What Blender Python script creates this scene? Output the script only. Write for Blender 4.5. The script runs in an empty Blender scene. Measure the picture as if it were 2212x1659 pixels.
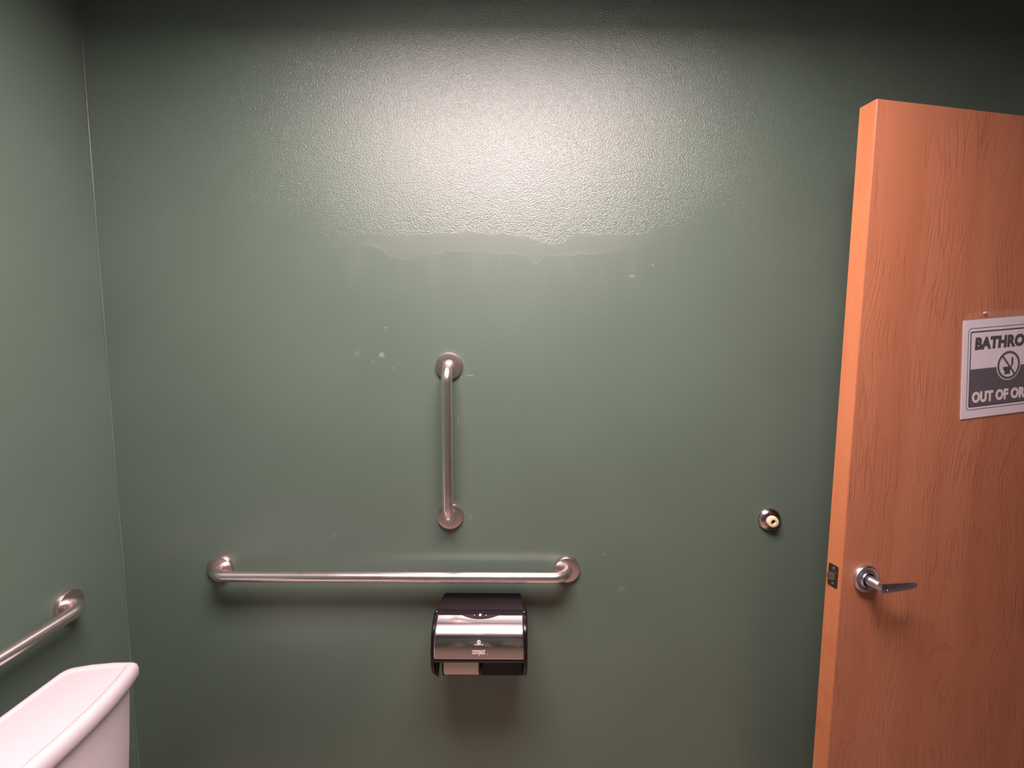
import bpy, bmesh, math
from mathutils import Vector, Matrix
PI = math.pi
C = bpy.context.scene.collection

# ------------------------------------------------------------------ camera, world, exposure
D, H, PITCH, YAW, ROLL, F = 1.36604, 1.56749, 0.09447, -0.00145, 0.0044, 997.61
fw = Vector((math.sin(YAW) * math.cos(PITCH), math.cos(YAW) * math.cos(PITCH), -math.sin(PITCH)))
rt = Vector((math.cos(YAW), -math.sin(YAW), 0.0))
up = rt.cross(fw)
r2 = rt * math.cos(ROLL) + up * math.sin(ROLL)
u2 = up * math.cos(ROLL) - rt * math.sin(ROLL)
cam_data = bpy.data.cameras.new('camera')
cam_data.sensor_fit = 'HORIZONTAL'
cam_data.sensor_width = 36.0
cam_data.lens = F / 2212.0 * 36.0
cam_data.clip_start = 0.02
cam = bpy.data.objects.new('camera', cam_data)
C.objects.link(cam)
cam.matrix_world = Matrix(((r2.x, u2.x, -fw.x, 0), (r2.y, u2.y, -fw.y, -D), (r2.z, u2.z, -fw.z, H), (0, 0, 0, 1)))
bpy.context.scene.camera = cam
sc = bpy.context.scene
sc.view_settings.view_transform = 'Standard'
sc.view_settings.look = 'None'
sc.view_settings.gamma = 1
sc.view_settings.use_curve_mapping = False
sc.view_settings.exposure = 0.0
world = bpy.data.worlds.new('world')
sc.world = world
world.use_nodes = True
world.node_tree.nodes['Background'].inputs[0].default_value = (0.004, 0.004, 0.005, 1)
world.node_tree.nodes['Background'].inputs[1].default_value = 1.0
LAMP_STRENGTH = 55.0
LAMP_COLOR = (1.0, 0.765, 0.79, 1)

# room dimensions (metres): the photographed wall is the plane y = 0
XL, XR, YB, ZC = -1.2019, 1.775, -2.9, 2.56

# ------------------------------------------------------------------ helpers
def tag(o, label=None, cat=None, group=None, kind=None):
    if label: o['label'] = label
    if cat: o['category'] = cat
    if group: o['group'] = group
    if kind: o['kind'] = kind
    return o

def link(name, me, mat=None, parent=None, smooth=False, autosmooth=None):
    o = bpy.data.objects.new(name, me)
    C.objects.link(o)
    if mat is not None:
        me.materials.append(mat)
    if parent is not None:
        o.parent = parent
    if smooth:
        for p in me.polygons:
            p.use_smooth = True
        if autosmooth is not None:
            sharp_edges(me, autosmooth)
    return o

def sharp_edges(me, ang):
    bm = bmesh.new(); bm.from_mesh(me)
    for e in bm.edges:
        if len(e.link_faces) == 2 and e.calc_face_angle(0) > ang:
            e.smooth = False
    bm.to_mesh(me); bm.free()

def finish(bm, name, mat, parent=None, smooth=False, autosmooth=None, loc=None):
    bmesh.ops.recalc_face_normals(bm, faces=bm.faces[:])
    me = bpy.data.meshes.new(name)
    bm.to_mesh(me); bm.free()
    o = link(name, me, mat, parent, smooth, autosmooth)
    if loc is not None: o.location = loc
    return o

def empty(name, loc, rz=0.0):
    o = bpy.data.objects.new(name, None)
    o.empty_display_size = 0.05
    C.objects.link(o)
    o.location = loc
    o.rotation_euler = (0, 0, rz)
    return o

def add_box(bm, x0, x1, y0, y1, z0, z1, bev=0.0, seg=2):
    vs = [bm.verts.new((x, y, z)) for x in (x0, x1) for y in (y0, y1) for z in (z0, z1)]
    idx = [(0, 1, 3, 2), (4, 6, 7, 5), (0, 4, 5, 1), (2, 3, 7, 6), (0, 2, 6, 4), (1, 5, 7, 3)]
    fs = [bm.faces.new([vs[i] for i in f]) for f in idx]
    if bev > 0:
        es = list({e for f in fs for e in f.edges})
        bmesh.ops.bevel(bm, geom=es, offset=bev, segments=seg, profile=0.5, affect='EDGES')
    return bm

def add_lathe(bm, prof, origin, axis, n=48, squash=None):
    """prof: list of (distance along axis, radius)"""
    a = Vector(axis).normalized()
    t = Vector((0, 0, 1)) if abs(a.z) < 0.9 else Vector((1, 0, 0))
    b = a.cross(t).normalized(); c = a.cross(b)
    rings = []
    for h, r in prof:
        if r < 1e-6:
            rings.append([bm.verts.new(Vector(origin) + a * h)])
        else:
            rings.append([bm.verts.new(Vector(origin) + a * h + (b * math.cos(k * 2 * PI / n) + c * math.sin(k * 2 * PI / n)) * r) for k in range(n)])
    for A, B in zip(rings, rings[1:]):
        for k in range(n):
            k2 = (k + 1) % n
            if len(A) == 1 and len(B) == 1: continue
            if len(A) == 1: bm.faces.new((A[0], B[k], B[k2]))
            elif len(B) == 1: bm.faces.new((A[k], B[0], A[k2]))
            else: bm.faces.new((A[k], B[k], B[k2], A[k2]))
    return bm

def add_tube(bm, pts, r, n=24, caps=True):
    pts = [Vector(p) for p in pts]
    tang = []
    for i in range(len(pts)):
        a = pts[max(0, i - 1)]; b = pts[min(len(pts) - 1, i + 1)]
        tang.append((b - a).normalized())
    ref = Vector((0, 0, 1)) if abs(tang[0].z) < 0.9 else Vector((1, 0, 0))
    nrm = (ref - tang[0] * ref.dot(tang[0])).normalized()
    rings = []
    for i, p in enumerate(pts):
        nrm = (nrm - tang[i] * nrm.dot(tang[i])).normalized()
        bi = tang[i].cross(nrm)
        rr = r[i] if isinstance(r, (list, tuple)) else r
        rings.append([bm.verts.new(p + (nrm * math.cos(k * 2 * PI / n) + bi * math.sin(k * 2 * PI / n)) * rr) for k in range(n)])
    for A, B in zip(rings, rings[1:]):
        for k in range(n):
            k2 = (k + 1) % n
            bm.faces.new((A[k], B[k], B[k2], A[k2]))
    if caps:
        bm.faces.new(rings[0]); bm.faces.new(rings[-1])
    return bm

def extrude_profile(bm, poly, x0, x1):
    """closed poly of (y, z) points, extruded along x"""
    a = [bm.verts.new((x0, y, z)) for y, z in poly]
    b = [bm.verts.new((x1, y, z)) for y, z in poly]
    n = len(poly)
    bm.faces.new(a); bm.faces.new(b)
    for i in range(n):
        j = (i + 1) % n
        bm.faces.new((a[i], a[j], b[j], b[i]))
    return bm

# ------------------------------------------------------------------ materials
class NT:
    def __init__(s, name):
        s.m = bpy.data.materials.new(name); s.m.use_nodes = True
        s.t = s.m.node_tree; s.b = s.t.nodes['Principled BSDF']
    def n(s, typ, **kw):
        nd = s.t.nodes.new(typ)
        for k, v in kw.items():
            if k.startswith('i_'):
                key = k[2:]
                key = int(key) if key.isdigit() else key.replace('_', ' ')
                if isinstance(v, bpy.types.NodeSocket): s.t.links.new(v, nd.inputs[key])
                else: nd.inputs[key].default_value = v
            else: setattr(nd, k, v)
        return nd
    def l(s, a, b): s.t.links.new(a, b)
    def math(s, op, a, b=0.0, c=None, clamp=False):
        nd = s.t.nodes.new('ShaderNodeMath'); nd.operation = op; nd.use_clamp = clamp
        for i, v in enumerate((a, b, c)):
            if v is None: continue
            if isinstance(v, bpy.types.NodeSocket): s.t.links.new(v, nd.inputs[i])
            else: nd.inputs[i].default_value = v
        return nd.outputs[0]
    def mix(s, f, a, b):
        nd = s.t.nodes.new('ShaderNodeMix'); nd.data_type = 'RGBA'
        for i, v in ((0, f), (6, a), (7, b)):
            if isinstance(v, bpy.types.NodeSocket): s.t.links.new(v, nd.inputs[i])
            else: nd.inputs[i].default_value = v
        return nd.outputs[2]
    def mixf(s, f, a, b):
        nd = s.t.nodes.new('ShaderNodeMix'); nd.data_type = 'FLOAT'
        for i, v in ((0, f), (2, a), (3, b)):
            if isinstance(v, bpy.types.NodeSocket): s.t.links.new(v, nd.inputs[i])
            else: nd.inputs[i].default_value = v
        return nd.outputs[0]
    def ramp(s, fac, stops):
        nd = s.t.nodes.new('ShaderNodeMapRange'); nd.clamp = True
        s.t.links.new(fac, nd.inputs[0])
        nd.inputs[1].default_value, nd.inputs[2].default_value = stops
        return nd.outputs[0]

def simple(name, col, rough=0.5, metal=0.0, spec=0.5, noise=0.0, nscale=30, bump=0.0, bscale=300, coat=0.0):
    m = NT(name)
    m.b.inputs['Roughness'].default_value = rough
    m.b.inputs['Metallic'].default_value = metal
    m.b.inputs['Specular IOR Level'].default_value = spec
    m.b.inputs['Coat Weight'].default_value = coat
    c = m.n('ShaderNodeTexCoord')
    nz = m.n('ShaderNodeTexNoise', i_Scale=nscale, i_Detail=4.0)
    m.l(c.outputs['Object'], nz.inputs['Vector'])
    dk = tuple(v * (1 - noise) for v in col) + (1,)
    m.l(m.mix(nz.outputs['Fac'], dk, tuple(min(1, v * (1 + noise * 0.6)) for v in col) + (1,)), m.b.inputs['Base Color'])
    if bump:
        nb = m.n('ShaderNodeTexNoise', i_Scale=bscale, i_Detail=3.0)
        m.l(c.outputs['Object'], nb.inputs['Vector'])
        bp = m.n('ShaderNodeBump', i_Strength=1.0, i_Distance=bump, i_Height=nb.outputs['Fac'])
        m.l(bp.outputs[0], m.b.inputs['Normal'])
    return m.m

WALL_COL = (0.098, 0.146, 0.110)

def wall_mat(name, patched):
    m = NT(name)
    g = m.n('ShaderNodeNewGeometry')
    P = g.outputs['Position']
    sp = m.n('ShaderNodeSeparateXYZ', i_0=P)
    X, Z = sp.outputs['X'], sp.outputs['Z']
    rot = m.n('ShaderNodeMapping', i_Vector=P, i_Rotation=(0.5, 0.7, 0.35), i_Location=(0.137, 0.211, 0.093))
    RP = rot.outputs[0]
    mott = m.n('ShaderNodeTexNoise', i_Scale=3.0, i_Detail=3.0, i_Vector=RP)
    fac = m.ramp(mott.outputs['Fac'], (0.3, 0.7))
    base = m.mix(fac, tuple(v * 0.95 for v in WALL_COL) + (1,), tuple(v * 1.04 for v in WALL_COL) + (1,))
    # roller stipple of the glossy paint
    st = m.n('ShaderNodeTexNoise', i_Scale=300.0, i_Detail=2.0, i_Roughness=0.55, i_Vector=rot.outputs[0])
    sth = m.math('SUBTRACT', st.outputs['Fac'], 0.5)
    if not patched:
        m.b.inputs['Roughness'].default_value = 0.5
        m.l(base, m.b.inputs['Base Color'])
        bp = m.n('ShaderNodeBump', i_Strength=0.25, i_Distance=0.0010, i_Height=st.outputs['Fac'])
        m.l(bp.outputs[0], m.b.inputs['Normal'])
        return m.m
    # skim-coated strip below the stippled paint: upper edge and lower edge as curves of x
    wob = m.n('ShaderNodeTexNoise', i_Scale=26.0, i_Detail=5.0, i_Roughness=0.65, i_Vector=RP)
    wv = m.math('MULTIPLY', m.math('SUBTRACT', wob.outputs['Fac'], 0.5), 0.026)
    def curve(pts):                      # pts: (x metres, z metres)
        fx = m.n('ShaderNodeMapRange', i_1=-1.25, i_2=1.25); fx.clamp = True
        m.l(X, fx.inputs[0])
        fc = m.n('ShaderNodeFloatCurve')
        m.l(fx.outputs[0], fc.inputs['Value'])
        cv = fc.mapping.curves[0]
        q = [((x + 1.25) / 2.5, (z - 1.6) / 0.5) for x, z in pts]
        cv.points[0].location = (0.0, q[0][1]); cv.points[1].location = (1.0, q[-1][1])
        for p in q[1:-1]: cv.points.new(*p)
        fc.mapping.update()
        return m.math('ADD', m.math('MULTIPLY', fc.outputs[0], 0.5), 1.6)
    top = curve([(-1.25, 1.86), (-0.55, 1.866), (-0.30, 1.869), (-0.05, 1.874), (0.03, 1.864), (0.10, 1.845), (0.125, 1.843), (0.17, 1.866), (0.25, 1.872), (0.36, 1.868), (0.42, 1.890), (0.52, 1.90), (1.25, 1.91)])
    low = curve([(-1.25, 1.84), (-0.55, 1.834), (-0.40, 1.836), (-0.345, 1.80), (-0.31, 1.797), (-0.24, 1.815), (-0.12, 1.822), (-0.05, 1.817), (0.045, 1.809), (0.065, 1.786), (0.085, 1.808), (0.19, 1.816), (0.27, 1.818), (0.36, 1.832), (0.45, 1.868), (1.25, 1.9)])
    zt = m.math('SUBTRACT', Z, m.math('ADD', top, wv))
    zl = m.math('SUBTRACT', Z, m.math('ADD', low, m.math('MULTIPLY', wv, 1.0)))
    wide = m.math('MULTIPLY', m.ramp(X, (-0.60, -0.46)), m.math('SUBTRACT', 1.0, m.ramp(X, (0.42, 0.56))))
    tex = m.math('ADD', m.math('MULTIPLY', m.ramp(zt, (-0.004, 0.004)), wide), m.math('MULTIPLY', m.ramp(zt, (-0.10, 0.10)), m.math('SUBTRACT', 1.0, wide)))
    above_low = m.ramp(zl, (-0.0025, 0.0025))
    smear = m.math('MULTIPLY', above_low, m.math('SUBTRACT', 1.0, tex))
    # fades out at the ends of the strip
    fade = m.math('MULTIPLY', m.ramp(X, (-0.62, -0.40)), m.math('SUBTRACT', 1.0, m.ramp(X, (0.30, 0.52))))
    smearf = m.math('MULTIPLY', smear, fade)
    # pale lip where the filler was feathered off
    lip = m.math('SUBTRACT', 1.0, m.math('ABSOLUTE', m.math('MULTIPLY', m.math('ADD', zl, -0.002), 220.0)), clamp=True)
    br = m.n('ShaderNodeTexNoise', i_Scale=9.0, i_Detail=2.0, i_Vector=RP)
    lip = m.math('MULTIPLY', m.math('MULTIPLY', lip, fade), m.ramp(br.outputs['Fac'], (0.38, 0.6)))
    # faint vertical drips below the strip
    vz = m.n('ShaderNodeVectorMath', operation='MULTIPLY', i_0=P, i_1=(16.0, 0.0, 3.5))
    dr = m.n('ShaderNodeTexNoise', i_Scale=1.0, i_Detail=4.0, i_Vector=vz.outputs[0])
    dmask = m.math('MULTIPLY', m.ramp(Z, (1.69, 1.79)), m.math('SUBTRACT', 1.0, above_low))
    drip = m.math('MULTIPLY', m.math('MULTIPLY', m.ramp(dr.outputs['Fac'], (0.5, 0.66)), dmask), m.math('MULTIPLY', fade, 0.35))
    # scuffs and chips: (x, z, rx, rz, strength)
    sc_ = None
    wn = m.n('ShaderNodeTexNoise', i_Scale=160.0, i_Detail=3.0, i_Vector=RP)
    for (x, z, rx, rz, s) in [(-0.388, 1.5235, .012, .010, .55), (-0.415, 1.503, .006, .006, .25), (-0.357, 1.4845, .005, .004, .6), (-0.374, 1.603, .0028, .004, .9), (-0.376, 1.594, .0022, .002, .6),
                              (-0.128, 1.463, .014, .0028, .6), (-0.152, 1.458, .004, .003, .6), (-0.46, 1.528, .012, .010, .2), (0.282, 0.914, .0045, .0035, .6), (0.262, .893, .004, .003, .3),
                              (0.34, 0.800, .016, .011, .22), (-0.545, 0.968, .004, .010, .35), (-0.208, 1.243, .003, .0025, .5), (-0.163, 1.325, .0025, .017, .35), (0.405, 1.787, .005, .005, .5),
                              (0.345, 1.755, .014, .006, .35), (-0.128, 1.03, .008, .014, .18)]:
        v1 = m.n('ShaderNodeVectorMath', operation='SUBTRACT', i_0=P, i_1=(x, 0, z))
        v2 = m.n('ShaderNodeVectorMath', operation='MULTIPLY', i_0=v1.outputs[0], i_1=(1 / rx, 0, 1 / rz))
        v3 = m.n('ShaderNodeVectorMath', operation='LENGTH', i_0=v2.outputs[0])
        dd = m.math('ADD', v3.outputs['Value'], m.math('MULTIPLY', m.math('SUBTRACT', wn.outputs['Fac'], 0.5), 1.6))
        k = m.math('MULTIPLY', m.math('SUBTRACT', 1.0, m.ramp(dd, (0.35, 1.0))), s)
        sc_ = k if sc_ is None else m.math('MAXIMUM', sc_, k)
    col = m.mix(m.math('MULTIPLY', smearf, 0.07), base, (0.33, 0.31, 0.28, 1))
    col = m.mix(m.math('MULTIPLY', lip, 0.09), col, (0.55, 0.52, 0.45, 1))
    col = m.mix(m.math('MULTIPLY', drip, 0.18), col, (0.40, 0.40, 0.35, 1))
    col = m.mix(sc_, col, (0.30, 0.34, 0.29, 1))
    m.l(col, m.b.inputs['Base Color'])
    m.b.inputs['Specular IOR Level'].default_value = 0.85
    m.l(m.mixf(tex, 0.38, 0.30), m.b.inputs['Roughness'])
    ht = m.math('ADD', m.math('MULTIPLY', m.math('MULTIPLY', sth, 1.35), m.mixf(tex, 0.03, 1.0)),
                m.math('ADD', m.math('MULTIPLY', smearf, 0.10), m.math('MULTIPLY', drip, 0.15)))
    bp = m.n('ShaderNodeBump', i_Strength=1.0, i_Distance=0.0011, i_Height=ht)
    m.l(bp.outputs[0], m.b.inputs['Normal'])
    return m.m

def metal_mat(name, col, rough, axis_scale=(400, 400, 6), streak=0.12, aniso=0.0, bump=0.00002):
    m = NT(name)
    c = m.n('ShaderNodeTexCoord')
    v = m.n('ShaderNodeVectorMath', operation='MULTIPLY', i_0=c.outputs['Object'], i_1=axis_scale)
    nz = m.n('ShaderNodeTexNoise', i_Scale=1.0, i_Detail=3.0, i_Vector=v.outputs[0])
    big = m.n('ShaderNodeTexNoise', i_Scale=22.0, i_Detail=4.0, i_Vector=c.outputs['Object'])
    f = m.math('ADD', m.math('MULTIPLY', nz.outputs['Fac'], 0.5), m.math('MULTIPLY', big.outputs['Fac'], 0.5))
    m.l(m.mix(f, tuple(x * (1 - streak) for x in col) + (1,), tuple(min(1, x * (1 + streak * .6)) for x in col) + (1,)), m.b.inputs['Base Color'])
    m.b.inputs['Metallic'].default_value = 1.0
    m.l(m.mixf(f, rough * 0.8, rough * 1.25), m.b.inputs['Roughness'])
    bp = m.n('ShaderNodeBump', i_Strength=0.6, i_Distance=bump, i_Height=nz.outputs['Fac'])
    m.l(bp.outputs[0], m.b.inputs['Normal'])
    return m.m

def door_face_mat():
    m = NT('door_laminate')
    c = m.n('ShaderNodeTexCoord'); P = c.outputs['Object']
    wb = m.n('ShaderNodeTexNoise', i_Scale=2.2, i_Detail=2.0, i_Vector=P)
    sp = m.n('ShaderNodeSeparateXYZ', i_0=P)
    xx = m.math('ADD', sp.outputs['X'], m.math('MULTIPLY', m.math('SUBTRACT', wb.outputs['Fac'], 0.5), 0.16))
    cb = m.n('ShaderNodeCombineXYZ', i_0=xx, i_2=m.math('MULTIPLY', sp.outputs['Z'], 0.05))
    # fine pore grooves, in bands
    fine = m.n('ShaderNodeTexNoise', i_Scale=190.0, i_Detail=2.0, i_Roughness=0.6, i_Vector=cb.outputs[0])
    band = m.n('ShaderNodeTexNoise', i_Scale=16.0, i_Detail=1.0, i_Vector=cb.outputs[0])
    bandm = m.ramp(band.outputs['Fac'], (0.43, 0.58))
    # broad cathedral figure grooves
    cb2 = m.n('ShaderNodeCombineXYZ', i_0=xx, i_2=m.math('MULTIPLY', sp.outputs['Z'], 0.12))
    fig = m.n('ShaderNodeTexNoise', i_Scale=40.0, i_Detail=1.5, i_Vector=cb2.outputs[0])
    fg = m.math('SUBTRACT', 1.0, m.math('MULTIPLY', m.math('ABSOLUTE', m.math('SUBTRACT', fig.outputs['Fac'], 0.5)), 22.0), clamp=True)
    brk = m.n('ShaderNodeTexNoise', i_Scale=7.0, i_Detail=3.0, i_Vector=P)
    fg = m.math('MULTIPLY', fg, m.ramp(brk.outputs['Fac'], (0.42, 0.60)))
    groove = m.math('ADD', m.math('MULTIPLY', m.ramp(fine.outputs['Fac'], (0.40, 0.60)), m.math('MULTIPLY', bandm, 0.6)), m.math('MULTIPLY', fg, -0.9))
    tone = m.n('ShaderNodeTexNoise', i_Scale=9.0, i_Detail=3.0, i_Vector=cb.outputs[0])
    blot = m.n('ShaderNodeTexNoise', i_Scale=4.0, i_Detail=4.0, i_Vector=P)
    col = m.mix(m.ramp(tone.outputs['Fac'], (0.35, 0.65)), (0.46, 0.170, 0.085, 1), (0.54, 0.22, 0.112, 1))
    col = m.mix(m.math('MULTIPLY', m.ramp(blot.outputs['Fac'], (0.4, 0.7)), 0.35), col, (0.56, 0.215, 0.12, 1))
    col = m.mix(m.math('MULTIPLY', fg, 0.22), col, (0.22, 0.075, 0.04, 1))
    m.l(col, m.b.inputs['Base Color'])
    m.b.inputs['Roughness'].default_value = 0.42
    m.b.inputs['Specular IOR Level'].default_value = 0.5
    bp = m.n('ShaderNodeBump', i_Strength=0.9, i_Distance=0.0004, i_Height=groove)
    m.l(bp.outputs[0], m.b.inputs['Normal'])
    return m.m

def door_edge_mat():
    m = NT('door_edge_band')
    c = m.n('ShaderNodeTexCoord')
    v = m.n('ShaderNodeVectorMath', operation='MULTIPLY', i_0=c.outputs['Object'], i_1=(30, 30, 2.5))
    nz = m.n('ShaderNodeTexNoise', i_Scale=1.0, i_Detail=5.0, i_Vector=v.outputs[0])
    sm = m.n('ShaderNodeTexNoise', i_Scale=11.0, i_Detail=4.0, i_Vector=c.outputs['Object'])
    sp = m.n('ShaderNodeSeparateXYZ', i_0=c.outputs['Object'])
    lowm = m.math('SUBTRACT', 1.0, m.ramp(sp.outputs['Z'], (0.5, 1.0)))      # hand-worn dirt near and below the latch
    col = m.mix(m.ramp(nz.outputs['Fac'], (0.3, 0.7)), (0.46, 0.165, 0.066, 1), (0.53, 0.20, 0.085, 1))
    col = m.mix(m.math('MULTIPLY', m.math('MULTIPLY', m.ramp(sm.outputs['Fac'], (0.5, 0.7)), lowm), 0.55), col, (0.36, 0.11, 0.045, 1))
    m.l(col, m.b.inputs['Base Color'])
    m.b.inputs['Roughness'].default_value = 0.45
    return m.m

def emit_mat(name, col, s):
    m = bpy.data.materials.new(name); m.use_nodes = True
    t = m.node_tree; t.nodes.clear()
    e = t.nodes.new('ShaderNodeEmission'); e.inputs[0].default_value = col; e.inputs[1].default_value = s
    o = t.nodes.new('ShaderNodeOutputMaterial'); t.links.new(e.outputs[0], o.inputs[0])
    return m

def clear_mat(name, rough=0.15):
    m = NT(name)
    m.b.inputs['Base Color'].default_value = (0.93, 0.9, 0.92, 1)
    m.b.inputs['Roughness'].default_value = rough
    m.b.inputs['Alpha'].default_value = 0.08
    c = m.n('ShaderNodeTexCoord')
    nz = m.n('ShaderNodeTexNoise', i_Scale=40.0, i_Detail=2.0, i_Vector=c.outputs['Object'])
    bp = m.n('ShaderNodeBump', i_Strength=0.4, i_Distance=0.001, i_Height=nz.outputs['Fac'])
    m.l(bp.outputs[0], m.b.inputs['Normal'])
    return m.m

M_back = wall_mat('green_wall_paint_patched', True)
M_wall = wall_mat('green_wall_paint', False)
M_floor = simple('beige_floor_vinyl', (0.31, 0.23, 0.18), 0.35, noise=0.12, nscale=14, bump=0.0002, bscale=60)
M_ceil = simple('ceiling_paint', (0.14, 0.14, 0.15), 0.9, noise=0.05)
M_base = simple('cove_base_vinyl', (0.05, 0.05, 0.05), 0.4)
M_caulk = simple('painted_caulk', (0.115, 0.165, 0.13), 0.30, noise=0.2, nscale=20)
M_steel = metal_mat('satin_steel', (0.78, 0.70, 0.68), 0.24)
M_steel_x = metal_mat('satin_steel_lengthwise', (0.90, 0.81, 0.79), 0.28, (6, 400, 400))
M_flange = metal_mat('brushed_steel_flange', (0.74, 0.64, 0.62), 0.30, (60, 60, 60))
M_chrome = metal_mat('satin_chrome_lever', (0.70, 0.69, 0.76), 0.30, (60, 60, 60))
M_nickel = metal_mat('dull_nickel', (0.60, 0.52, 0.46), 0.28, (60, 60, 60))
M_tarn = metal_mat('tarnished_nickel', (0.26, 0.22, 0.18), 0.25, (60, 60, 60), 0.4)
M_porc = simple('white_porcelain', (0.66, 0.60, 0.61), 0.20, noise=0.01, spec=0.5)
M_seat = simple('toilet_seat_plastic', (0.86, 0.84, 0.83), 0.25)
M_black = simple('black_plastic', (0.010, 0.005, 0.007), 0.24, spec=0.3, noise=0.1)
M_dark = simple('black_plastic_matte', (0.006, 0.005, 0.006), 0.6, noise=0.1)
M_paper = simple('tissue_paper', (0.92, 0.74, 0.67), 0.9, noise=0.06, nscale=60, bump=0.0002, bscale=500)
M_core = simple('cardboard_core', (0.30, 0.20, 0.13), 0.9)
M_rubber = simple('tan_rubber', (0.80, 0.66, 0.44), 0.6, noise=0.06)
M_hole = simple('dark_recess', (0.02, 0.012, 0.006), 0.8)
M_page = simple('white_paper', (0.80, 0.75, 0.79), 0.6, noise=0.03)
M_ink = simple('black_ink', (0.014, 0.014, 0.020), 0.7, noise=0.15)
M_grey = simple('faded_charcoal_ink', (0.060, 0.057, 0.072), 0.6, noise=0.18, nscale=15)
M_print = simple('white_print', (0.80, 0.74, 0.72), 0.5)
M_sleeve = clear_mat('clear_plastic_sleeve', 0.12)
M_dface = door_face_mat()
M_dedge = door_edge_mat()
M_frame = simple('dark_metal_frame_paint', (0.06, 0.055, 0.05), 0.45)
M_hall = simple('hallway_paint', (0.35, 0.31, 0.27), 0.8)
M_trof = simple('white_enamel', (0.55, 0.55, 0.55), 0.5)
M_lens = emit_mat('lit_acrylic_lens', LAMP_COLOR, LAMP_STRENGTH)

def cover_mat():
    m = NT('smoked_steel_cover')
    c = m.n('ShaderNodeTexCoord'); P = c.outputs['Object']
    v = m.n('ShaderNodeVectorMath', operation='MULTIPLY', i_0=P, i_1=(5, 300, 300))
    nz = m.n('ShaderNodeTexNoise', i_Scale=1.0, i_Detail=2.0, i_Vector=v.outputs[0])
    vs = m.n('ShaderNodeVectorMath', operation='MULTIPLY', i_0=P, i_1=(9, 14, 40))
    smd = m.n('ShaderNodeTexNoise', i_Scale=1.0, i_Detail=5.0, i_Distortion=1.2, i_Vector=vs.outputs[0])
    sp = m.n('ShaderNodeSeparateXYZ', i_0=P)
    rub = m.math('MULTIPLY', m.ramp(smd.outputs['Fac'], (0.46, 0.60)), m.math('SUBTRACT', 1.0, m.ramp(m.math('ABSOLUTE', m.math('SUBTRACT', sp.outputs['Z'], -0.058)), (0.004, 0.022))))
    m.b.inputs['Metallic'].default_value = 1.0
    m.l(m.mix(nz.outputs['Fac'], (0.44, 0.40, 0.40, 1), (0.58, 0.53, 0.53, 1)), m.b.inputs['Base Color'])
    m.l(m.mixf(rub, m.mixf(nz.outputs['Fac'], 0.15, 0.24), 0.42), m.b.inputs['Roughness'])
    bp = m.n('ShaderNodeBump', i_Strength=0.5, i_Distance=0.0002, i_Height=m.math('ADD', m.math('MULTIPLY', nz.outputs['Fac'], 0.12), smd.outputs['Fac']))
    m.l(bp.outputs[0], m.b.inputs['Normal'])
    return m.m
M_cover = cover_mat()

# ------------------------------------------------------------------ room shell
T = 0.12
def slab(name, b, mat, label, cat='wall'):
    bm = bmesh.new(); add_box(bm, *b)
    o = finish(bm, name, mat)
    return tag(o, label, cat, kind='structure')
wall_back = slab('wall_back', (XL - T, XR + T, 0, T, 0, ZC + .1), M_back, 'green painted wall facing the camera with a patched strip under a glossy highlight')
slab('wall_left', (XL - T, XL, YB, 0, 0, ZC + .1), M_wall, 'green painted wall on the left behind the toilet tank')
slab('wall_front', (XL - T, XR + T, YB - T, YB, 0, ZC + .1), M_wall, 'green painted wall behind the camera')
slab('floor', (XL - T, XR + 1.5, YB - T, T, -0.1, 0), M_floor, 'light beige vinyl floor', 'floor')
# ceiling, with an opening for the recessed light fitting
LX0, LX1, LY0, LY1 = -0.655, 0.565, -1.19, -0.60
bm = bmesh.new()
for b in [(XL - T, LX0, YB - T, T), (LX1, XR + T, YB - T, T), (LX0, LX1, YB - T, LY0), (LX0, LX1, LY1, T)]:
    add_box(bm, b[0], b[1], b[2], b[3], ZC, ZC + .1)
tag(finish(bm, 'ceiling', M_ceil), 'ceiling around the recessed light', 'ceiling', kind='structure')
# right wall with the doorway the open door belongs to
DY1, DY0, DH = -0.052, -0.985, 2.150
bm = bmesh.new()
add_box(bm, XR, XR + T, DY1, 0, 0, ZC + .1)
add_box(bm, XR, XR + T, YB, DY0, 0, ZC + .1)
add_box(bm, XR, XR + T, DY0, DY1, DH, ZC + .1)
tag(finish(bm, 'wall_right', M_wall), 'green painted wall on the right with the doorway', 'wall', kind='structure')
slab('wall_hall', (XR + 1.4, XR + 1.5, YB, 0, 0, ZC + .1), M_hall, 'plain wall of the hall beyond the doorway')
bm = bmesh.new()
add_box(bm, XR - .012, XR + T + .012, DY0 - .05, DY0, 0, DH + .05, .003)
add_box(bm, XR - .012, XR + T + .012, DY0, DY1, DH, DH + .05, .003)
add_box(bm, XR + .02, XR + T + .012, DY1, DY1 + .045, 0, DH + .05, .003)
tag(finish(bm, 'trim_1', M_frame), 'dark metal frame around the doorway', 'door frame', kind='structure')
# painted caulk bead in the corner
bm = bmesh.new()
pts = [(XL + .0012 + .0004 * math.sin(z * 9), -.0012, z) for z in [0.1 * i + .1 for i in range(25)]]
add_tube(bm, pts, [0.0022 + 0.0007 * math.sin(i * 1.7) for i in range(25)], 8)
tag(finish(bm, 'trim_2', M_caulk, smooth=True), 'thin painted caulk bead running down the corner', 'caulk', kind='structure')
for nm, b, lb in [('baseboard_back', (XL, XR, -.008, 0, 0, .1), 'dark cove base below the facing wall'),
                  ('baseboard_left', (XL, XL + .008, YB, -.008, 0, .1), 'dark cove base below the left wall')]:
    bm = bmesh.new(); add_box(bm, *b, .002)
    tag(finish(bm, nm, M_base), lb, 'baseboard', kind='structure')

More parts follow.
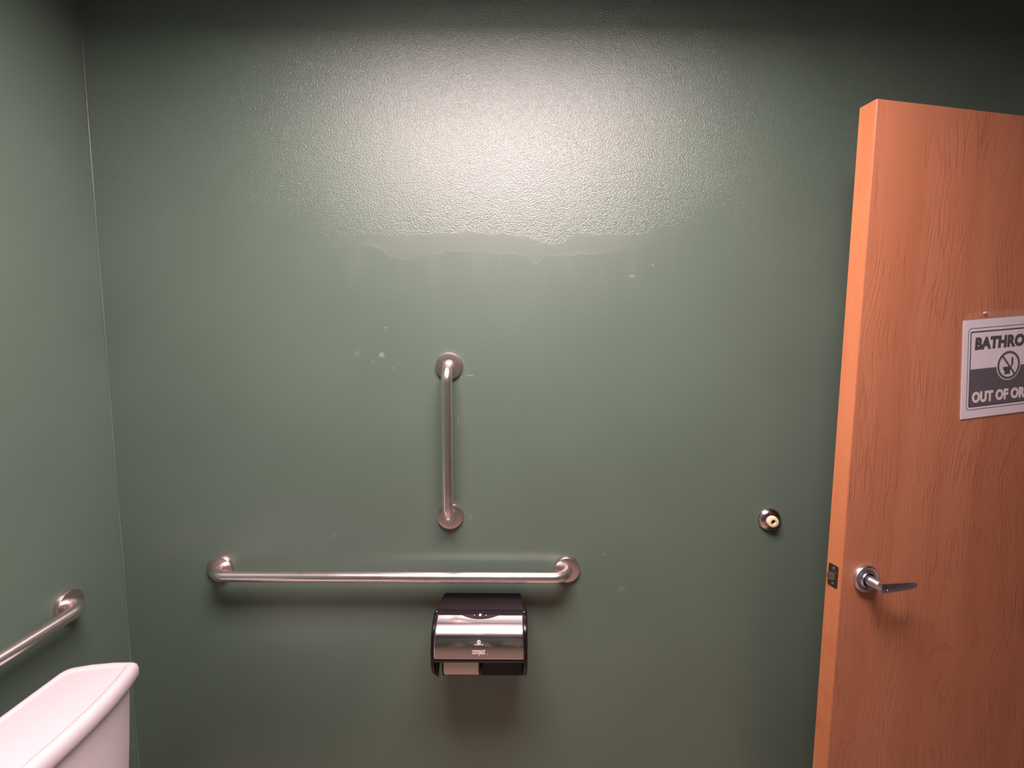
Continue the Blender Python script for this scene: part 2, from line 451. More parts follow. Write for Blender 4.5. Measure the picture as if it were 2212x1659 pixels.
# ------------------------------------------------------------------ ceiling light (gives the highlight on the wall)
lt = empty('ceiling_light', ((LX0 + LX1) / 2, (LY0 + LY1) / 2, ZC))
tag(lt, 'recessed rectangular ceiling light above the camera', 'light')
hx, hy = (LX1 - LX0) / 2, (LY1 - LY0) / 2
bm = bmesh.new()
w = .022
add_box(bm, -hx - .01, hx + .01, -hy - .01, -hy + w, -.006, 0)
add_box(bm, -hx - .01, hx + .01, hy - w, hy + .01, -.006, 0)
add_box(bm, -hx - .01, -hx + w, -hy + w, hy - w, -.006, 0)
add_box(bm, hx - w, hx + .01, -hy + w, hy - w, -.006, 0)
finish(bm, 'frame', M_trof, lt)
bm = bmesh.new()
RZ = .098
add_box(bm, -hx, hx, -hy, -hy + .004, 0, .104); add_box(bm, -hx, hx, hy - .004, hy, 0, .104)
add_box(bm, -hx, -hx + .004, -hy, hy, 0, .1); add_box(bm, hx - .004, hx, -hy, hy, 0, .1)
add_box(bm, -hx, hx, -hy, hy, .1, .104)
finish(bm, 'housing', M_trof, lt)
me = bpy.data.meshes.new('lens')
me.from_pydata([(-hx + w, -hy + w, RZ), (hx - w, -hy + w, RZ), (hx - w, hy - w, RZ), (-hx + w, hy - w, RZ)], [], [(0, 3, 2, 1)])
link('diffuser', me, M_lens, lt)

# ------------------------------------------------------------------ grab bars
def make_grab_bar(length, label):
    """bar along local +X from the first flange, standing off towards local -Y"""
    root = empty('grab_bar', (0, 0, 0))
    tag(root, label, 'grab bar')
    so, R, r = .0545, .045, .0159
    pts = [(0, -.004, 0), (0, -(so - R), 0)]
    for k in range(1, 10):
        a = k / 10 * PI / 2
        pts.append((R - R * math.cos(a), -(so - R) - R * math.sin(a), 0))
    pts.append((R, -so, 0))
    n = 6
    for k in range(1, n): pts.append((R + (length - 2 * R) * k / n, -so, 0))
    pts.append((length - R, -so, 0))
    for k in range(1, 10):
        a = k / 10 * PI / 2
        pts.append((length - R + R * math.sin(a), -so + R - R * math.cos(a), 0))
    pts += [(length, -(so - R), 0), (length, -.004, 0)]
    bm = bmesh.new(); add_tube(bm, pts, r, 32)
    finish(bm, 'bar', M_steel_x, root, True)
    for x in (0, length):
        bm = bmesh.new()
        add_lathe(bm, [(0, 0.0), (0, .0395), (.0085, .0395), (.0108, .0380), (.0114, .0355), (.0116, .0185), (.0098, .0172), (.0098, .0158)], (x, -.0005, 0), (0, -1, 0), 56)
        fl = finish(bm, 'flange', M_flange, root, True, 0.6)
        bm = bmesh.new()       # thin mounting plate that peeps out behind the cover
        add_lathe(bm, [(0, 0), (0, .0372), (.0006, .0372), (.0006, 0)], (x + .0015, 0, .0045), (0, -1, 0), 40)
        finish(bm, 'mounting_plate', M_nickel, fl)
    return root
gh = make_grab_bar(1.067, 'long horizontal stainless steel grab bar above the black tissue dispenser')
gh.location = (-0.898, 0, 0.8645); gh.rotation_euler = (0, -0.0015, 0)
gv = make_grab_bar(0.457, 'short vertical stainless steel grab bar in the middle of the green wall')
gv.location = (-0.1886, 0, 1.0343 + .457)
gv.rotation_euler = (0, PI / 2, 0)
gl = make_grab_bar(0.914, 'stainless steel grab bar on the left wall above the toilet tank')
gl.location = (XL, -0.181, 0.851)
gl.rotation_euler = (0, 0, -PI / 2)
# on the left wall: local +X -> world -Y, local -Y -> world +X needs a mirror-free turn
gl.matrix_world = Matrix(((0, -1, 0, XL), (-1, 0, 0, -0.181), (0, 0, -1, 0.851), (0, 0, 0, 1)))

# ------------------------------------------------------------------ door stop on the wall
ds = empty('door_stop', (0.784, 0, 1.0275))
tag(ds, 'round metal wall door stop with a tan rubber button beside the door', 'door stop')
bm = bmesh.new()
add_lathe(bm, [(0, 0), (0, .0345), (.004, .0345), (.008, .0325), (.012, .0275), (.0165, .0225), (.0165, .0170), (.010, .0165)], (0, -.0003, 0), (0, -1, 0), 48)
finish(bm, 'metal_cup', metal_mat('door_stop_steel', (0.62, 0.52, 0.52), 0.18, (60, 60, 60)), ds, True, 0.9)
bm = bmesh.new()
add_lathe(bm, [(.004, 0), (.004, .0168), (.020, .0170), (.0255, .0158), (.0265, .0135), (.0262, .0076), (.020, .0068)], (0, 0, 0), (0, -1, 0), 40)
rb = finish(bm, 'rubber_button', M_rubber, ds, True, 0.8)
bm = bmesh.new()
add_lathe(bm, [(.0205, 0), (.0205, .0070)], (0, 0, 0), (0, -1, 0), 12)
finish(bm, 'screw_hole', M_hole, rb)

# ------------------------------------------------------------------ toilet
XT = XL
toilet = empty('toilet', (-0.83, -0.51, 0))
tag(toilet, 'white porcelain toilet with a tank lid, against the left wall', 'toilet')
ox, oy = -0.83, -0.51
def local(pts): return [(x - ox, y - oy) for x, y in pts]
def rounded(poly, rads, seg=6):
    out = []
    n = len(poly)
    for i in range(n):
        p = Vector(poly[i]).to_2d(); a = Vector(poly[i - 1]).to_2d(); b = Vector(poly[(i + 1) % n]).to_2d()
        r = rads[i]
        if r <= 0: out.append((p.x, p.y)); continue
        da = (a - p).normalized(); db = (b - p).normalized()
        half = math.acos(max(-1, min(1, da.dot(db)))) / 2
        d = r / math.tan(half)
        d = min(d, (a - p).length * .48, (b - p).length * .48)
        p0, p2 = p + da * d, p + db * d
        for k in range(seg + 1):
            t = k / seg
            q = p0 * (1 - t) ** 2 + p * 2 * t * (1 - t) + p2 * t * t
            out.append((q.x, q.y))
    return out
def lid_outline():
    y0, y1 = -0.761, -0.259              # near end, far end
    ym = (y0 + y1) / 2
    pts, rad = [], []
    def ad(x, y, r): pts.append((x, y)); rad.append(r)
    ad(-1.116, y1 - .024, .028)
    ad(-1.060, y1 - .008, 0); ad(-1.005, y1, 0)
    ad(-0.951, y1 + .0015, .014)
    for k in range(1, 12):
        t = k / 12
        yy = y1 + (y0 - y1) * t
        s = 1 - abs(2 * t - 1) ** 2.3
        ad(-0.950 + .036 * s, yy, 0)
    ad(-0.951, y0 - .0015, .014)
    ad(-1.005, y0, 0); ad(-1.060, y0 + .008, 0)
    ad(-1.116, y0 + .024, .028)
    return local(rounded(pts, rad))
OUT = lid_outline()
def inset(poly, d):
    n = len(poly); res = []
    for i in range(n):
        p = Vector(poly[i]); a = Vector(poly[i - 1]); b = Vector(poly[(i + 1) % n])
        e1 = (p - a).normalized(); e2 = (b - p).normalized()
        n1 = Vector((e1.y, -e1.x)); n2 = Vector((e2.y, -e2.x))
        nn = (n1 + n2).normalized()
        k = d / max(.5, nn.dot(n1))
        res.append((p.x + nn.x * k, p.y + nn.y * k))
    return res
# orientation: make inset positive = inward
area = sum(OUT[i - 1][0] * OUT[i][1] - OUT[i][0] * OUT[i - 1][1] for i in range(len(OUT)))
if area > 0: OUT = OUT[::-1]
def loft(bm, loops, cap0=True, cap1=True):
    rings = [[bm.verts.new((x, y, z)) for x, y in poly] for poly, z in loops]
    n = len(rings[0])
    for A, B in zip(rings, rings[1:]):
        for k in range(n):
            k2 = (k + 1) % n
            bm.faces.new((A[k], B[k], B[k2], A[k2]))
    if cap0: bm.faces.new(rings[0])
    if cap1: bm.faces.new(rings[-1])
    return rings
def shrink(poly, sx, sy, cx=-1.02 - ox, cy=0.0, dx=0.0):
    return [(cx + (x - cx) * sx + dx, cy + (y - cy) * sy) for x, y in poly]
cxo = -1.025 - ox
bm = bmesh.new()
Z0 = .712
prof = [(.010, Z0), (.002, Z0 + .0005), (0, Z0 + .004), (.0005, Z0 + .022), (.003, Z0 + .031), (.008, Z0 + .0365), (.014, Z0 + .0385), (.018, Z0 + .0383), (.0215, Z0 + .0362), (.0235, Z0 + .0343), (.0262, Z0 + .0340)]
lid_loops = [([(cxo + (x - cxo) * (1 - t / .1), y * (1 - t / .251)) for x, y in OUT], z) for t, z in prof]
last = lid_loops[-1][0]
cxl = sum(p[0] for p in last) / len(last)
lid_loops.append(([(cxl + (x - cxl) * .88, y * .96) for x, y in last], Z0 + .0348))
loft(bm, lid_loops)
lid = finish(bm, 'tank_lid', M_porc, toilet, True, 1.0)
bm = bmesh.new()
body = []
for t, z, s in [(.030, .400, .86), (.014, .408, .885), (.012, .46, .905), (.0115, .55, .935), (.011, .65, .962), (.0105, .708, .978), (.011, .7125, .978)]:
    body.append((shrink(inset(OUT, t), .82 + (s - .86) * 1.1, s, dx=-.004), z))
loft(bm, body)
tank = finish(bm, 'tank', M_porc, toilet, True, 0.9)
bm = bmesh.new()   # flush lever on the front of the tank, at the near end
add_lathe(bm, [(0, .0), (0, .016), (.006, .016), (.010, .010), (.022, .008), (.022, 0)], (-.945 - ox, -.68 - oy, .655), (1, 0, 0), 20)
add_tube(bm, [(-.925 - ox, -.685 - oy, .655), (-.922 - ox, -.65 - oy, .652), (-.918 - ox, -.60 - oy, .645)], [.007, .006, .005], 12)
finish(bm, 'flush_lever', M_chrome, toilet, True, 0.8)
# bowl, pedestal and seat
def oval(cx, cy, rx, ry, n=40, egg=.12):
    return [(cx + rx * math.cos(a) * (1 - 0) - 0, cy + ry * math.sin(a) * (1 - egg * math.cos(a))) for a in [2 * PI * k / n for k in range(n)]]
bm = bmesh.new()
sx = -.80 - ox
loops = [(oval(sx - .02, 0, .235, .115, egg=0), 0.0), (oval(sx - .02, 0, .230, .108, egg=0), .03), (oval(sx - .02, 0, .205, .095), .12), (oval(sx, 0, .215, .115), .22),
         (oval(sx + .05, 0, .255, .165), .32), (oval(sx + .075, 0, .270, .185), .375), (oval(sx + .075, 0, .272, .187), .398), (oval(sx + .075, 0, .255, .172), .402),
         (oval(sx + .085, 0, .205, .125), .395), (oval(sx + .09, 0, .17, .10), .33), (oval(sx + .08, 0, .09, .06), .22), (oval(sx + .08, 0, .05, .04), .20)]
loft(bm, loops)
finish(bm, 'bowl', M_porc, toilet, True, 1.2)
bm = bmesh.new(); add_box(bm, -1.10 - ox, -.92 - ox, -.115, .115, .30, .402, .02, 3)
finish(bm, 'tank_shelf', M_porc, toilet, True, 0.8)
bm = bmesh.new()
a = [(oval(sx + .085, 0, .262, .18), .405), (oval(sx + .085, 0, .268, .186), .413), (oval(sx + .085, 0, .255, .172), .424), (oval(sx + .09, 0, .20, .12), .422), (oval(sx + .09, 0, .185, .108), .408)]
r = loft(bm, a, False, False)
n = len(r[0])
for k in range(n): bm.faces.new((r[-1][k], r[0][k], r[0][(k + 1) % n], r[-1][(k + 1) % n]))
finish(bm, 'seat', M_seat, toilet, True, 0.9)

# ------------------------------------------------------------------ tissue dispenser
dz = .785
disp = empty('tissue_dispenser', (-0.0900, 0, dz))
tag(disp, 'black and smoked steel twin roll toilet tissue dispenser under the grab bar', 'dispenser')
# side profile (y outwards negative, z from the top)
def arc_pts(): return [(-.094, -.0005), (-.106, -.0035), (-.120, -.008), (-.133, -.0138), (-.1435, -.0205), (-.151, -.0268), (-.157, -.0335), (-.1615, -.041), (-.165, -.050), (-.1675, -.061), (-.169, -.073), (-.1695, -.083), (-.1695, -.0925)]
FR = arc_pts()
bm = bmesh.new()      # back shell: top surface and back plate
top = [(-.0005, 0.001), (-.010, .003), (-.040, .0035), (-.088, .0015), (-.098, -.0020), (-.098, -.030), (-.090, -.050), (-.012, -.060), (-.008, -.185), (-.0005, -.185)]
n = len(top)
def widen(y): return .1150 + .0100 * min(1, abs(y) / .06)
L = [bm.verts.new((-widen(y) if True else 0, y, z)) for y, z in top]
Rr = [bm.verts.new((widen(y), y, z)) for y, z in top]
bm.faces.new(L); bm.faces.new(Rr)
for i in range(n):
    j = (i + 1) % n
    bm.faces.new((L[i], L[j], Rr[j], Rr[i]))
finish(bm, 'housing', M_black, disp, True, 0.5)
# cheeks
for s in (-1, 1):
    bm = bmesh.new()
    prof = [(-.0005, -.060), (-.050, -.016), (-.090, -.0060), (-.112, -.011), (-.134, -.022), (-.149, -.038), (-.158, -.062), (-.161, -.092), (-.159, -.122), (-.147, -.150), (-.118, -.178), (-.100, -.187), (-.070, -.187), (-.0005, -.180)]
    ins = [(-.0005, -.050), (-.050, -.008), (-.092, -.001), (-.112, -.0065), (-.134, -.0155), (-.1535, -.032), (-.164, -.057), (-.1675, -.090), (-.165, -.122), (-.151, -.150), (-.121, -.181), (-.101, -.190), (-.070, -.190), (-.0005, -.182)]
    xo = [.1345 if p[0] < -.02 else .121 for p in prof]
    xo[1] = .130; xo[0] = .119; xo[-1] = .119
    A = [bm.verts.new((s * .1245, y, z)) for y, z in ins]
    A2 = [bm.verts.new((s * (x - .004), y * .995, z)) for x, (y, z) in zip(xo, ins)]
    B = [bm.verts.new((s * x, y, z)) for x, (y, z) in zip(xo, prof)]
    for P_, Q_ in ((A, A2), (A2, B)):
        for i in range(len(P_)):
            j = (i + 1) % len(P_)
            bm.faces.new((P_[i], P_[j], Q_[j], Q_[i]))
    bm.faces.new(A); bm.faces.new(B)
    finish(bm, 'side_cheek', M_black, disp, True, 0.6)
# steel front cover with the notch for the lock
def front_at(t):         # t along the profile 0..1 by arc length
    segs = [math.dist(FR[i], FR[i + 1]) for i in range(len(FR) - 1)]
    tot = sum(segs); d = t * tot
    for i, sg in enumerate(segs):
        if d <= sg or i == len(segs) - 1:
            f = d / sg
            return (FR[i][0] + (FR[i + 1][0] - FR[i][0]) * f, FR[i][1] + (FR[i + 1][1] - FR[i][1]) * f)
        d -= sg
bm = bmesh.new()
NX, NT_ = 60, 30
grid = []
TOPT = .085
for i in range(NX + 1):
    x = -.1235 + .247 * i / NX
    nd = .105 * max(0, 1 - (x / .052) ** 2) ** 1.0 if abs(x) < .052 else 0
    t0 = TOPT + nd * 1.0
    col_ = []
    for j in range(NT_ + 1):
        t = t0 + (1 - t0) * j / NT_
        y, z = front_at(t)
        col_.append(bm.verts.new((x * (1 + .006 * t), y - .0015, z)))
    grid.append(col_)
for i in range(NX):
    for j in range(NT_):
        bm.faces.new((grid[i][j], grid[i + 1][j], grid[i + 1][j + 1], grid[i][j + 1]))
bmesh.ops.recalc_face_normals(bm, faces=bm.faces[:])
cov = finish(bm, 'front_cover', M_cover, disp, True)
sm = cov.modifiers.new('thick', 'SOLIDIFY'); sm.thickness = .0016; sm.offset = 0
# black panel behind the cover, seen in the notch, and the lower lip
bm = bmesh.new()
poly = [front_at(t) for t in [k / 20 for k in range(21)]]
poly = [(y + .003, z - .0005) for y, z in poly]
inner = [(y + .004, z - .003) for y, z in poly][::-1]
extrude_profile(bm, poly + inner, -.1235, .1235)
finish(bm, 'inner_shell', M_black, disp, True, 0.5)
bm = bmesh.new()
extrude_profile(bm, [(-.1705, -.0930), (-.1708, -.0990), (-.1680, -.1050), (-.162, -.1065), (-.158, -.104), (-.158, -.0930)], -.1240, .1240)
finish(bm, 'lower_lip', M_black, disp, True, 0.7)
# lock and the two pins in the notch
ylk, zlk = front_at(.125)
for (x, rr, nm, mm) in [(0, .0036, 'lock', M_chrome), (-.0165, .0016, 'pin', M_flange), (.0165, .0016, 'pin', M_flange)]:
    bm = bmesh.new()
    add_lathe(bm, [(0, 0), (0, rr), (.0022, rr), (.003, rr * .8), (.003, rr * .45), (.0018, rr * .4), (.0018, 0)] if nm == 'lock' else [(0, 0), (0, rr), (.0012, rr * .8), (.0018, 0)],
              (x, ylk + .0015, zlk + .0005), (0, -.62, .78), 24)
    finish(bm, nm, mm, disp, True, 0.8)
for s in (-1, 1):   # hinge pins at the shoulders
    bm = bmesh.new()
    add_lathe(bm, [(0, 0), (0, .0028), (.002, .0026), (.003, 0)], (s * .1255, -.098, -.001), (s * .8, -.4, .45), 12)
    finish(bm, 'hinge_pin', M_flange, disp, True)
# interior
bm = bmesh.new(); add_box(bm, .003, .1235, -.128, -.010, -.176, -.120, .004)
finish(bm, 'empty_bay', M_dark, disp)
bm = bmesh.new(); add_box(bm, -.0015, .0015, -.140, -.008, -.166, -.095, .001)
finish(bm, 'divider', M_dark, disp)
bm = bmesh.new(); add_box(bm, -.1235, .1235, -.150, -.139, -.110, -.100, .001)
finish(bm, 'roll_shelf', M_dark, disp)
# side cap next to the roll: narrow wedge arm
bm = bmesh.new()
extrude_profile(bm, [(-.146, -.100), (-.142, -.145), (-.120, -.186), (-.112, -.182), (-.100, -.100)], -.1235, -.1195)
finish(bm, 'roll_arm', M_dark, disp)
bm = bmesh.new()
extrude_profile(bm, [(-.135, -.100), (-.135, -.150), (-.110, -.190), (-.104, -.186), (-.100, -.100)], -.1085, -.1055)
finish(bm, 'roll_arm', M_dark, disp)

# lettering helper: flat print, extruded a hair
def lettering(name, txt, size, mat, parent, mtx, bold=0.0, xs=1.0, spacing=1.0, align='LEFT', shear=0.0, thick=.00015):
    cu = bpy.data.curves.new(name, 'FONT')
    cu.body = txt; cu.size = size; cu.offset = bold; cu.space_character = spacing
    cu.align_x = align; cu.extrude = thick; cu.shear = shear; cu.resolution_u = 3
    tmp = bpy.data.objects.new('tmp', cu)
    C.objects.link(tmp)
    dg = bpy.context.evaluated_depsgraph_get()
    me = bpy.data.meshes.new_from_object(tmp.evaluated_get(dg))
    bpy.data.objects.remove(tmp)
    bpy.data.curves.remove(cu)
    me.transform(Matrix.Diagonal((xs, 1, 1, 1)))
    me.transform(mtx)
    me.materials.clear()
    me.name = name
    return link(name, me, mat, parent)
def frame_mtx(o, ex, ey):
    ex = Vector(ex).normalized(); ey = Vector(ey).normalized(); ez = ex.cross(ey)
    return Matrix(((ex.x, ey.x, ez.x, o[0]), (ex.y, ey.y, ez.y, o[1]), (ex.z, ey.z, ez.z, o[2]), (0, 0, 0, 1)))
def on_cover(t, off=.0030):
    a = front_at(max(0, t - .03)); b = front_at(min(1, t + .03)); p = front_at(t)
    ey = Vector((0, a[0] - b[0], a[1] - b[1])).normalized()
    nrm = Vector((1, 0, 0)).cross(ey)
    return Vector((0, p[0], p[1])) + nrm * off, ey
p_, e_ = on_cover(.885)
lettering('compact_lettering', 'compact', .0225, M_print, cov, frame_mtx((-.0005, p_.y, p_.z), (1, 0, 0), e_), bold=.0003, xs=.52, spacing=.88, align='CENTER')
bm = bmesh.new(); add_box(bm, 0, .0022, -.0001, .0001, 0, .0007)
finish(bm, 'underline_tick', M_print, cov, loc=(.0225, p_.y, p_.z))
p_, e_ = on_cover(.71)
lettering('maker_lettering', 'Georgia-Pacific', .0044, M_print, cov, frame_mtx((0, p_.y, p_.z), (1, 0, 0), e_), bold=.0001, xs=.88, align='CENTER')
p_, e_ = on_cover(.655)
bm = bmesh.new()
n = 28
def disc_ring(bm, r0, r1, n=28, thick=.0002, a0=0, a1=2 * PI, cx=0, cy=0):
    vs = []
    for k in range(n + 1):
        a = a0 + (a1 - a0) * k / n
        vs.append([bm.verts.new((cx + r * math.cos(a), cy + r * math.sin(a), z)) for r in (r0, r1) for z in (0, thick)])
    for A, B in zip(vs, vs[1:]):
        bm.faces.new((A[1], A[3], B[3], B[1])); bm.faces.new((A[0], B[0], B[2], A[2]))
        bm.faces.new((A[2], B[2], B[3], A[3])); bm.faces.new((A[0], A[1], B[1], B[0]))
def prism2d(bm, poly, z0=0, z1=.0002):
    a = [bm.verts.new((x, y, z0)) for x, y in poly]; b = [bm.verts.new((x, y, z1)) for x, y in poly]
    bm.faces.new(a[::-1]); bm.faces.new(b)
    for i in range(len(poly)):
        j = (i + 1) % len(poly); bm.faces.new((a[i], a[j], b[j], b[i]))
disc_ring(bm, .0037, .0053)
prism2d(bm, [(-.0026, .0), (.0026, .0), (0, .0036)])
prism2d(bm, [(-.0036, -.0016), (.0036, -.0016), (.0030, -.0026), (-.0030, -.0026)])
bm.transform(frame_mtx((0, p_.y, p_.z), (1, 0, 0), e_))
finish(bm, 'emblem', M_print, cov)

# paper roll inside: it lifts out, so it is a thing of its own
bm = bmesh.new()
rc = (-.084, -.1375)
add_lathe(bm, [(0, .012), (0, .052), (.0012, .0535), (.0998, .0535), (.101, .052), (.101, .012)], (-.1035, rc[0], rc[1]), (1, 0, 0), 64)
for f in bm.faces: pass
roll = finish(bm, 'tissue_roll', M_paper, None, True, 0.7, loc=(-0.0900, 0, dz))
tag(roll, 'coreless toilet tissue roll in the left bay of the dispenser', 'tissue roll')

# ------------------------------------------------------------------ door
DX, DYY, PH, TH = 0.84948, -0.22629, 0.18377, 0.0445
door = empty('door_1', (DX, DYY, 0), PH)
tag(door, 'brown wood laminate door standing open against the green wall', 'door', kind='structure')
WD, HD = .914, 2.134
bm = bmesh.new(); add_box(bm, .0012, WD, 0, TH, .012, HD, .0008, 1)
finish(bm, 'door_leaf', M_dface, door)
bm = bmesh.new(); add_box(bm, -.0005, .0012, .0004, TH - .0004, .012, HD - .0004, .0003, 1)
finish(bm, 'edge_band', M_dedge, door)
# latch plate in the edge
ZL = .956
bm = bmesh.new()
pl = rounded([(-.0295, .0085), (.0295, .0085), (.0295, .0370), (-.0295, .0370)], [.004] * 4, 4)   # (z, y)
a = [bm.verts.new((-.0008, y, ZL + z)) for z, y in pl]; b = [bm.verts.new((-.0022, y, ZL + z)) for z, y in pl]
bm.faces.new(a); bm.faces.new(b)
for i in range(len(pl)):
    j = (i + 1) % len(pl); bm.faces.new((a[i], a[j], b[j], b[i]))
lp = finish(bm, 'latch_plate', M_tarn, door)
bm = bmesh.new()   # sloped latch bolt: slope faces the near side
prism = [(-.002, .0150), (-.0120, .0195), (-.0125, .0320), (-.002, .0325)]
a = [bm.verts.new((x, y, ZL - .0095)) for x, y in prism]; b = [bm.verts.new((x, y, ZL + .0085)) for x, y in prism]
bm.faces.new(a); bm.faces.new(b)
for i in range(4):
    j = (i + 1) % 4; bm.faces.new((a[i], a[j], b[j], b[i]))
bmesh.ops.bevel(bm, geom=bm.edges[:], offset=.0012, segments=2, affect='EDGES')
finish(bm, 'latch_bolt', M_nickel, lp, True, 0.6)
for s in (-1, 1):
    bm = bmesh.new()
    add_lathe(bm, [(0, 0), (0, .0036), (.0008, .0034), (.0008, .0010), (.0003, .0008), (.0003, 0)], (-.0022, .0222, ZL + s * .0205), (-1, 0, 0), 20)
    finish(bm, 'screw', M_flange, lp, True, 0.5)
# levers on both faces
def lever(side, sxx):
    """side -1: towards the room (local -y); +1: on the far face"""
    y0 = 0 if side < 0 else TH
    rose_mat, s0 = M_chrome, sxx
    bm = bmesh.new()
    add_lathe(bm, [(0, 0), (0, .0355), (.0080, .0355), (.0105, .0340), (.0112, .0315), (.0085, .0290), (.0075, .0230), (.0095, .0185), (.0130, .0172)], (s0, y0, ZL), (0, side, 0), 48)
    hd = finish(bm, 'lever_handle', M_chrome, door, True, 0.9)
    if side > 0:
        bm = bmesh.new()
        add_lathe(bm, [(0, .0), (0, .0118), (.022, .0118), (.025, .010), (.025, 0)], (s0, y0 + .009, ZL), (0, side, 0), 24)
        finish(bm, 'shank', M_chrome, hd, True, 0.8)
        return
    bm = bmesh.new()
    add_lathe(bm, [(0, .0), (0, .0138), (.011, .0138), (.0115, .0130), (.0125, .0126), (.046, .0122), (.048, .0110), (.0485, 0)], (s0, y0 + side * .009, ZL), (0, side, 0), 32)
    finish(bm, 'shank', M_chrome, hd, True, 0.6)
    # flat tapering blade with a slight curve back to the door
    bm = bmesh.new()
    rings = []
    N = 14
    for k in range(N + 1):
        t = k / N
        x = s0 - .0118 + .1145 * t
        yc = y0 + side * (.0530 - .004 * t ** 2)
        hh = .0135 * (1 - .40 * t) * (1 if t < .85 else 1 - .35 * ((t - .85) / .15) ** 1.5)
        zc = ZL - .0038 * t
        th = .0058 * (1 - .45 * t)
        sect = []
        for m_ in range(16):
            a = 2 * PI * m_ / 16
            cx_, sy_ = math.cos(a), math.sin(a)
            ex = 0.45
            sect.append(bm.verts.new((x, yc + math.copysign(abs(cx_) ** ex, cx_) * th, zc + math.copysign(abs(sy_) ** ex, sy_) * hh)))
        rings.append(sect)
    for A, B in zip(rings, rings[1:]):
        for k in range(16):
            bm.faces.new((A[k], B[k], B[(k + 1) % 16], A[(k + 1) % 16]))
    bm.faces.new(rings[0]); bm.faces.new(rings[-1])
    finish(bm, 'lever_arm', M_chrome, hd, True, 0.8)
    bm = bmesh.new()
    add_lathe(bm, [(0, 0), (0, .0024), (.0008, .0020), (.0008, 0)], (s0 + .006, y0 + side * .0583, ZL - .004), (0, side, 0), 12)
    finish(bm, 'lock_button', M_flange, hd, True, 0.8)
lever(-1, .070)
lever(1, .070)
for z in (.25, 1.07, 1.92):
    bm = bmesh.new()
    add_lathe(bm, [(0, 0), (0, .006), (.1, .006), (.1, 0)], (WD + .006, -.004, z - .05), (0, 0, 1), 16)
    finish(bm, 'hinge', M_nickel, door, True, 0.8)

# ------------------------------------------------------------------ sign in its plastic sleeve on the door
# local frame of the sign: x to the right along the door, y up, z out of the door; turned 4 degrees
SW, SH = .302, .2575
sa = 0.078
ux = Vector((math.cos(PH), math.sin(PH), 0)); nz_ = Vector((math.sin(PH), -math.cos(PH), 0))
org = Vector((DX, DYY, 0)) + ux * .3295 + nz_ * .0012 + Vector((0, 0, 1.3658))
sign = empty('door_sign', org)
tag(sign, 'white and charcoal BATHROOM OUT OF ORDER sign in a clear sleeve on the door', 'sign')
ex = ux * math.cos(sa) + Vector((0, 0, math.sin(sa))); ey = Vector((0, 0, math.cos(sa))) - ux * math.sin(sa)
sign.matrix_world = Matrix(((ex.x, ey.x, nz_.x, org.x), (ex.y, ey.y, nz_.y, org.y), (ex.z, ey.z, nz_.z, org.z), (0, 0, 0, 1)))
bm = bmesh.new(); add_box(bm, 0, SW, 0, SH, 0, .0006)
finish(bm, 'page', M_page, sign)
def rrect(x0, x1, y0, y1, r, seg=6): return rounded([(x0, y0), (x1, y0), (x1, y1), (x0, y1)], [r] * 4, seg)
def outline(bm, outer, inner, z0=.0006, z1=.0008):
    n = len(outer)
    O1 = [bm.verts.new((x, y, z1)) for x, y in outer]; I1 = [bm.verts.new((x, y, z1)) for x, y in inner]
    O0 = [bm.verts.new((x, y, z0)) for x, y in outer]; I0 = [bm.verts.new((x, y, z0)) for x, y in inner]
    for i in range(n):
        j = (i + 1) % n
        bm.faces.new((O1[i], O1[j], I1[j], I1[i])); bm.faces.new((O0[i], O0[j], O1[j], O1[i])); bm.faces.new((I0[i], I1[i], I1[j], I0[j]))
bm = bmesh.new()
outline(bm, rrect(.0165, SW - .0165, .0215, SH - .0215, .012), rrect(.0180, SW - .0180, .0230, SH - .0230, .0108))
finish(bm, 'outer_border', M_grey, sign)
bm = bmesh.new()
outline(bm, rrect(.0235, SW - .0235, .0285, SH - .0300, .005), rrect(.0265, SW - .0265, .0315, SH - .0335, .003))
finish(bm, 'inner_border', M_ink, sign)
bm = bmesh.new()
prism2d(bm, rrect(.0250, SW - .0250, .0300, .1290, .003), .0006, .0008)
band_ = finish(bm, 'dark_band', M_grey, sign)
I4 = Matrix.Identity(4)
lettering('bathroom_lettering', 'BATHROOM', .0400, M_ink, sign, Matrix.Translation((SW / 2, .1815, .0009)), bold=.0024, xs=.97, spacing=1.07, align='CENTER', shear=.06)
lettering('order_lettering', 'OUT OF ORDER', .0370, M_print, sign, Matrix.Translation((SW / 2, .0415, .0010)), bold=.0020, xs=.84, spacing=1.04, align='CENTER')
cx, cy = SW / 2, .1310
def disc(bm, r, z0, z1, n=40, cx=cx, cy=cy):
    prism2d(bm, [(cx + r * math.cos(2 * PI * k / n), cy + r * math.sin(2 * PI * k / n)) for k in range(n)], z0, z1)
bm = bmesh.new(); disc(bm, .0400, .0008, .00095)
sym = finish(bm, 'symbol_disc', M_print, sign)
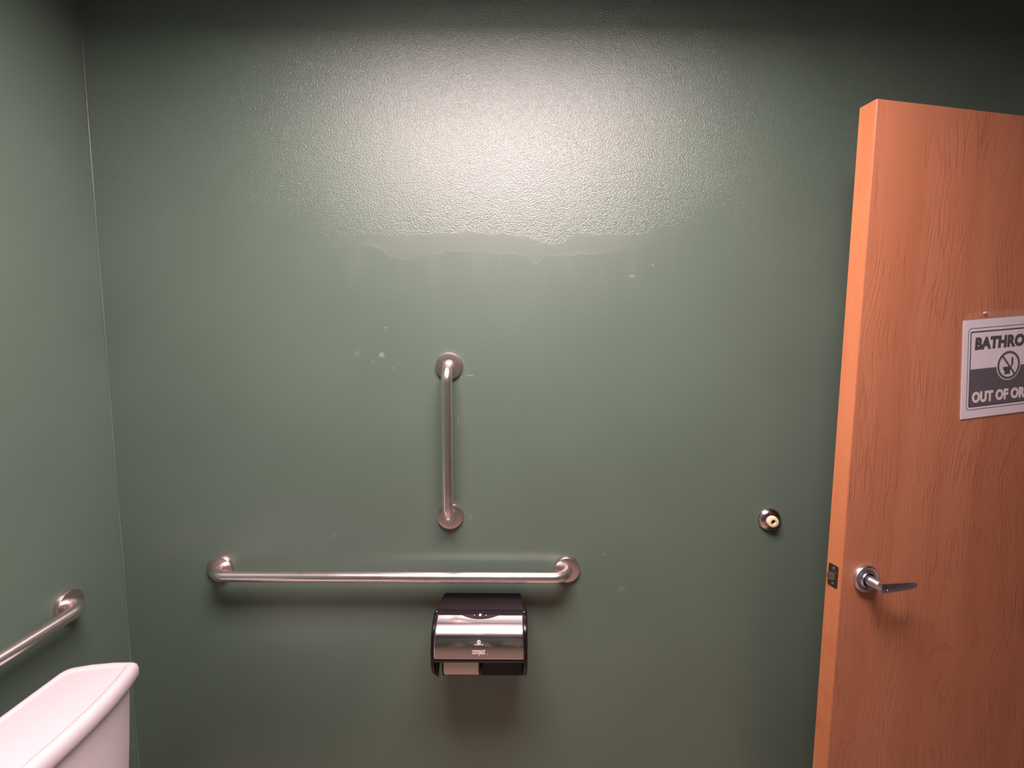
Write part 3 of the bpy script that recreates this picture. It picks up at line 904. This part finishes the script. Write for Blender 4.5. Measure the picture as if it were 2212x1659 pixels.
bm = bmesh.new(); outline(bm, [(cx + .0375 * math.cos(2 * PI * k / 48), cy + .0375 * math.sin(2 * PI * k / 48)) for k in range(48)], [(cx + .0310 * math.cos(2 * PI * k / 48), cy + .0310 * math.sin(2 * PI * k / 48)) for k in range(48)], .00095, .0011)
q = math.radians(-50)
dxx, dyy = math.cos(q), math.sin(q); wx, wy = -dyy * .0028, dxx * .0028
prism2d(bm, [(cx + dxx * .032 + wx, cy + dyy * .032 + wy), (cx - dxx * .032 + wx, cy - dyy * .032 + wy), (cx - dxx * .032 - wx, cy - dyy * .032 - wy), (cx + dxx * .032 - wx, cy + dyy * .032 - wy)][::-1], .00095, .0012)
finish(bm, 'prohibition_ring', M_grey, sym)
bm = bmesh.new()   # toilet pictogram: tank, bowl, foot
prism2d(bm, [(cx + .0085, cy + .0200), (cx + .0145, cy + .0200), (cx + .0145, cy + .002), (cx + .0100, cy - .006), (cx + .0060, cy - .006), (cx + .0085, cy + .001)][::-1], .00095, .00125)
prism2d(bm, [(cx - .0190, cy - .0040), (cx + .0080, cy - .0040), (cx + .0080, cy - .0085), (cx + .0040, cy - .0150), (cx + .0060, cy - .0235), (cx - .0140, cy - .0235), (cx - .0125, cy - .0160), (cx - .0175, cy - .0105)][::-1], .00095, .00125)
finish(bm, 'toilet_pictogram', M_ink, sym)
bm = bmesh.new()
def bend(x, y): return .0016 + .0018 * math.sin(x * 30) * max(0, (y - SH)) / .02
cols = 14
V = []
for i in range(cols + 1):
    x = .004 + (SW + .006) * i / cols
    V.append([bm.verts.new((x + (.012 if (i == 0 and y > SH + .01) else 0), y, bend(x, y))) for y in (-.003, SH * .5, SH, SH + .008, SH + .0175)])
for i in range(cols):
    for j in range(4):
        bm.faces.new((V[i][j], V[i + 1][j], V[i + 1][j + 1], V[i][j + 1]))
finish(bm, 'clear_sleeve', M_sleeve, sign, True)
bm = bmesh.new(); add_box(bm, .058, .070, SH + .0135, SH + .0185, .0026, .0040, .0012, 2)  # bit of clear tape, its bright glint painted as opaque white
finish(bm, 'tape_glint', M_page, sign, True)
bm = bmesh.new(); add_box(bm, -.0035, -.0010, .004, SH + .001, -.0004, .0014, .0006, 1)
finish(bm, 'sleeve_seam', M_sleeve, sign, True)
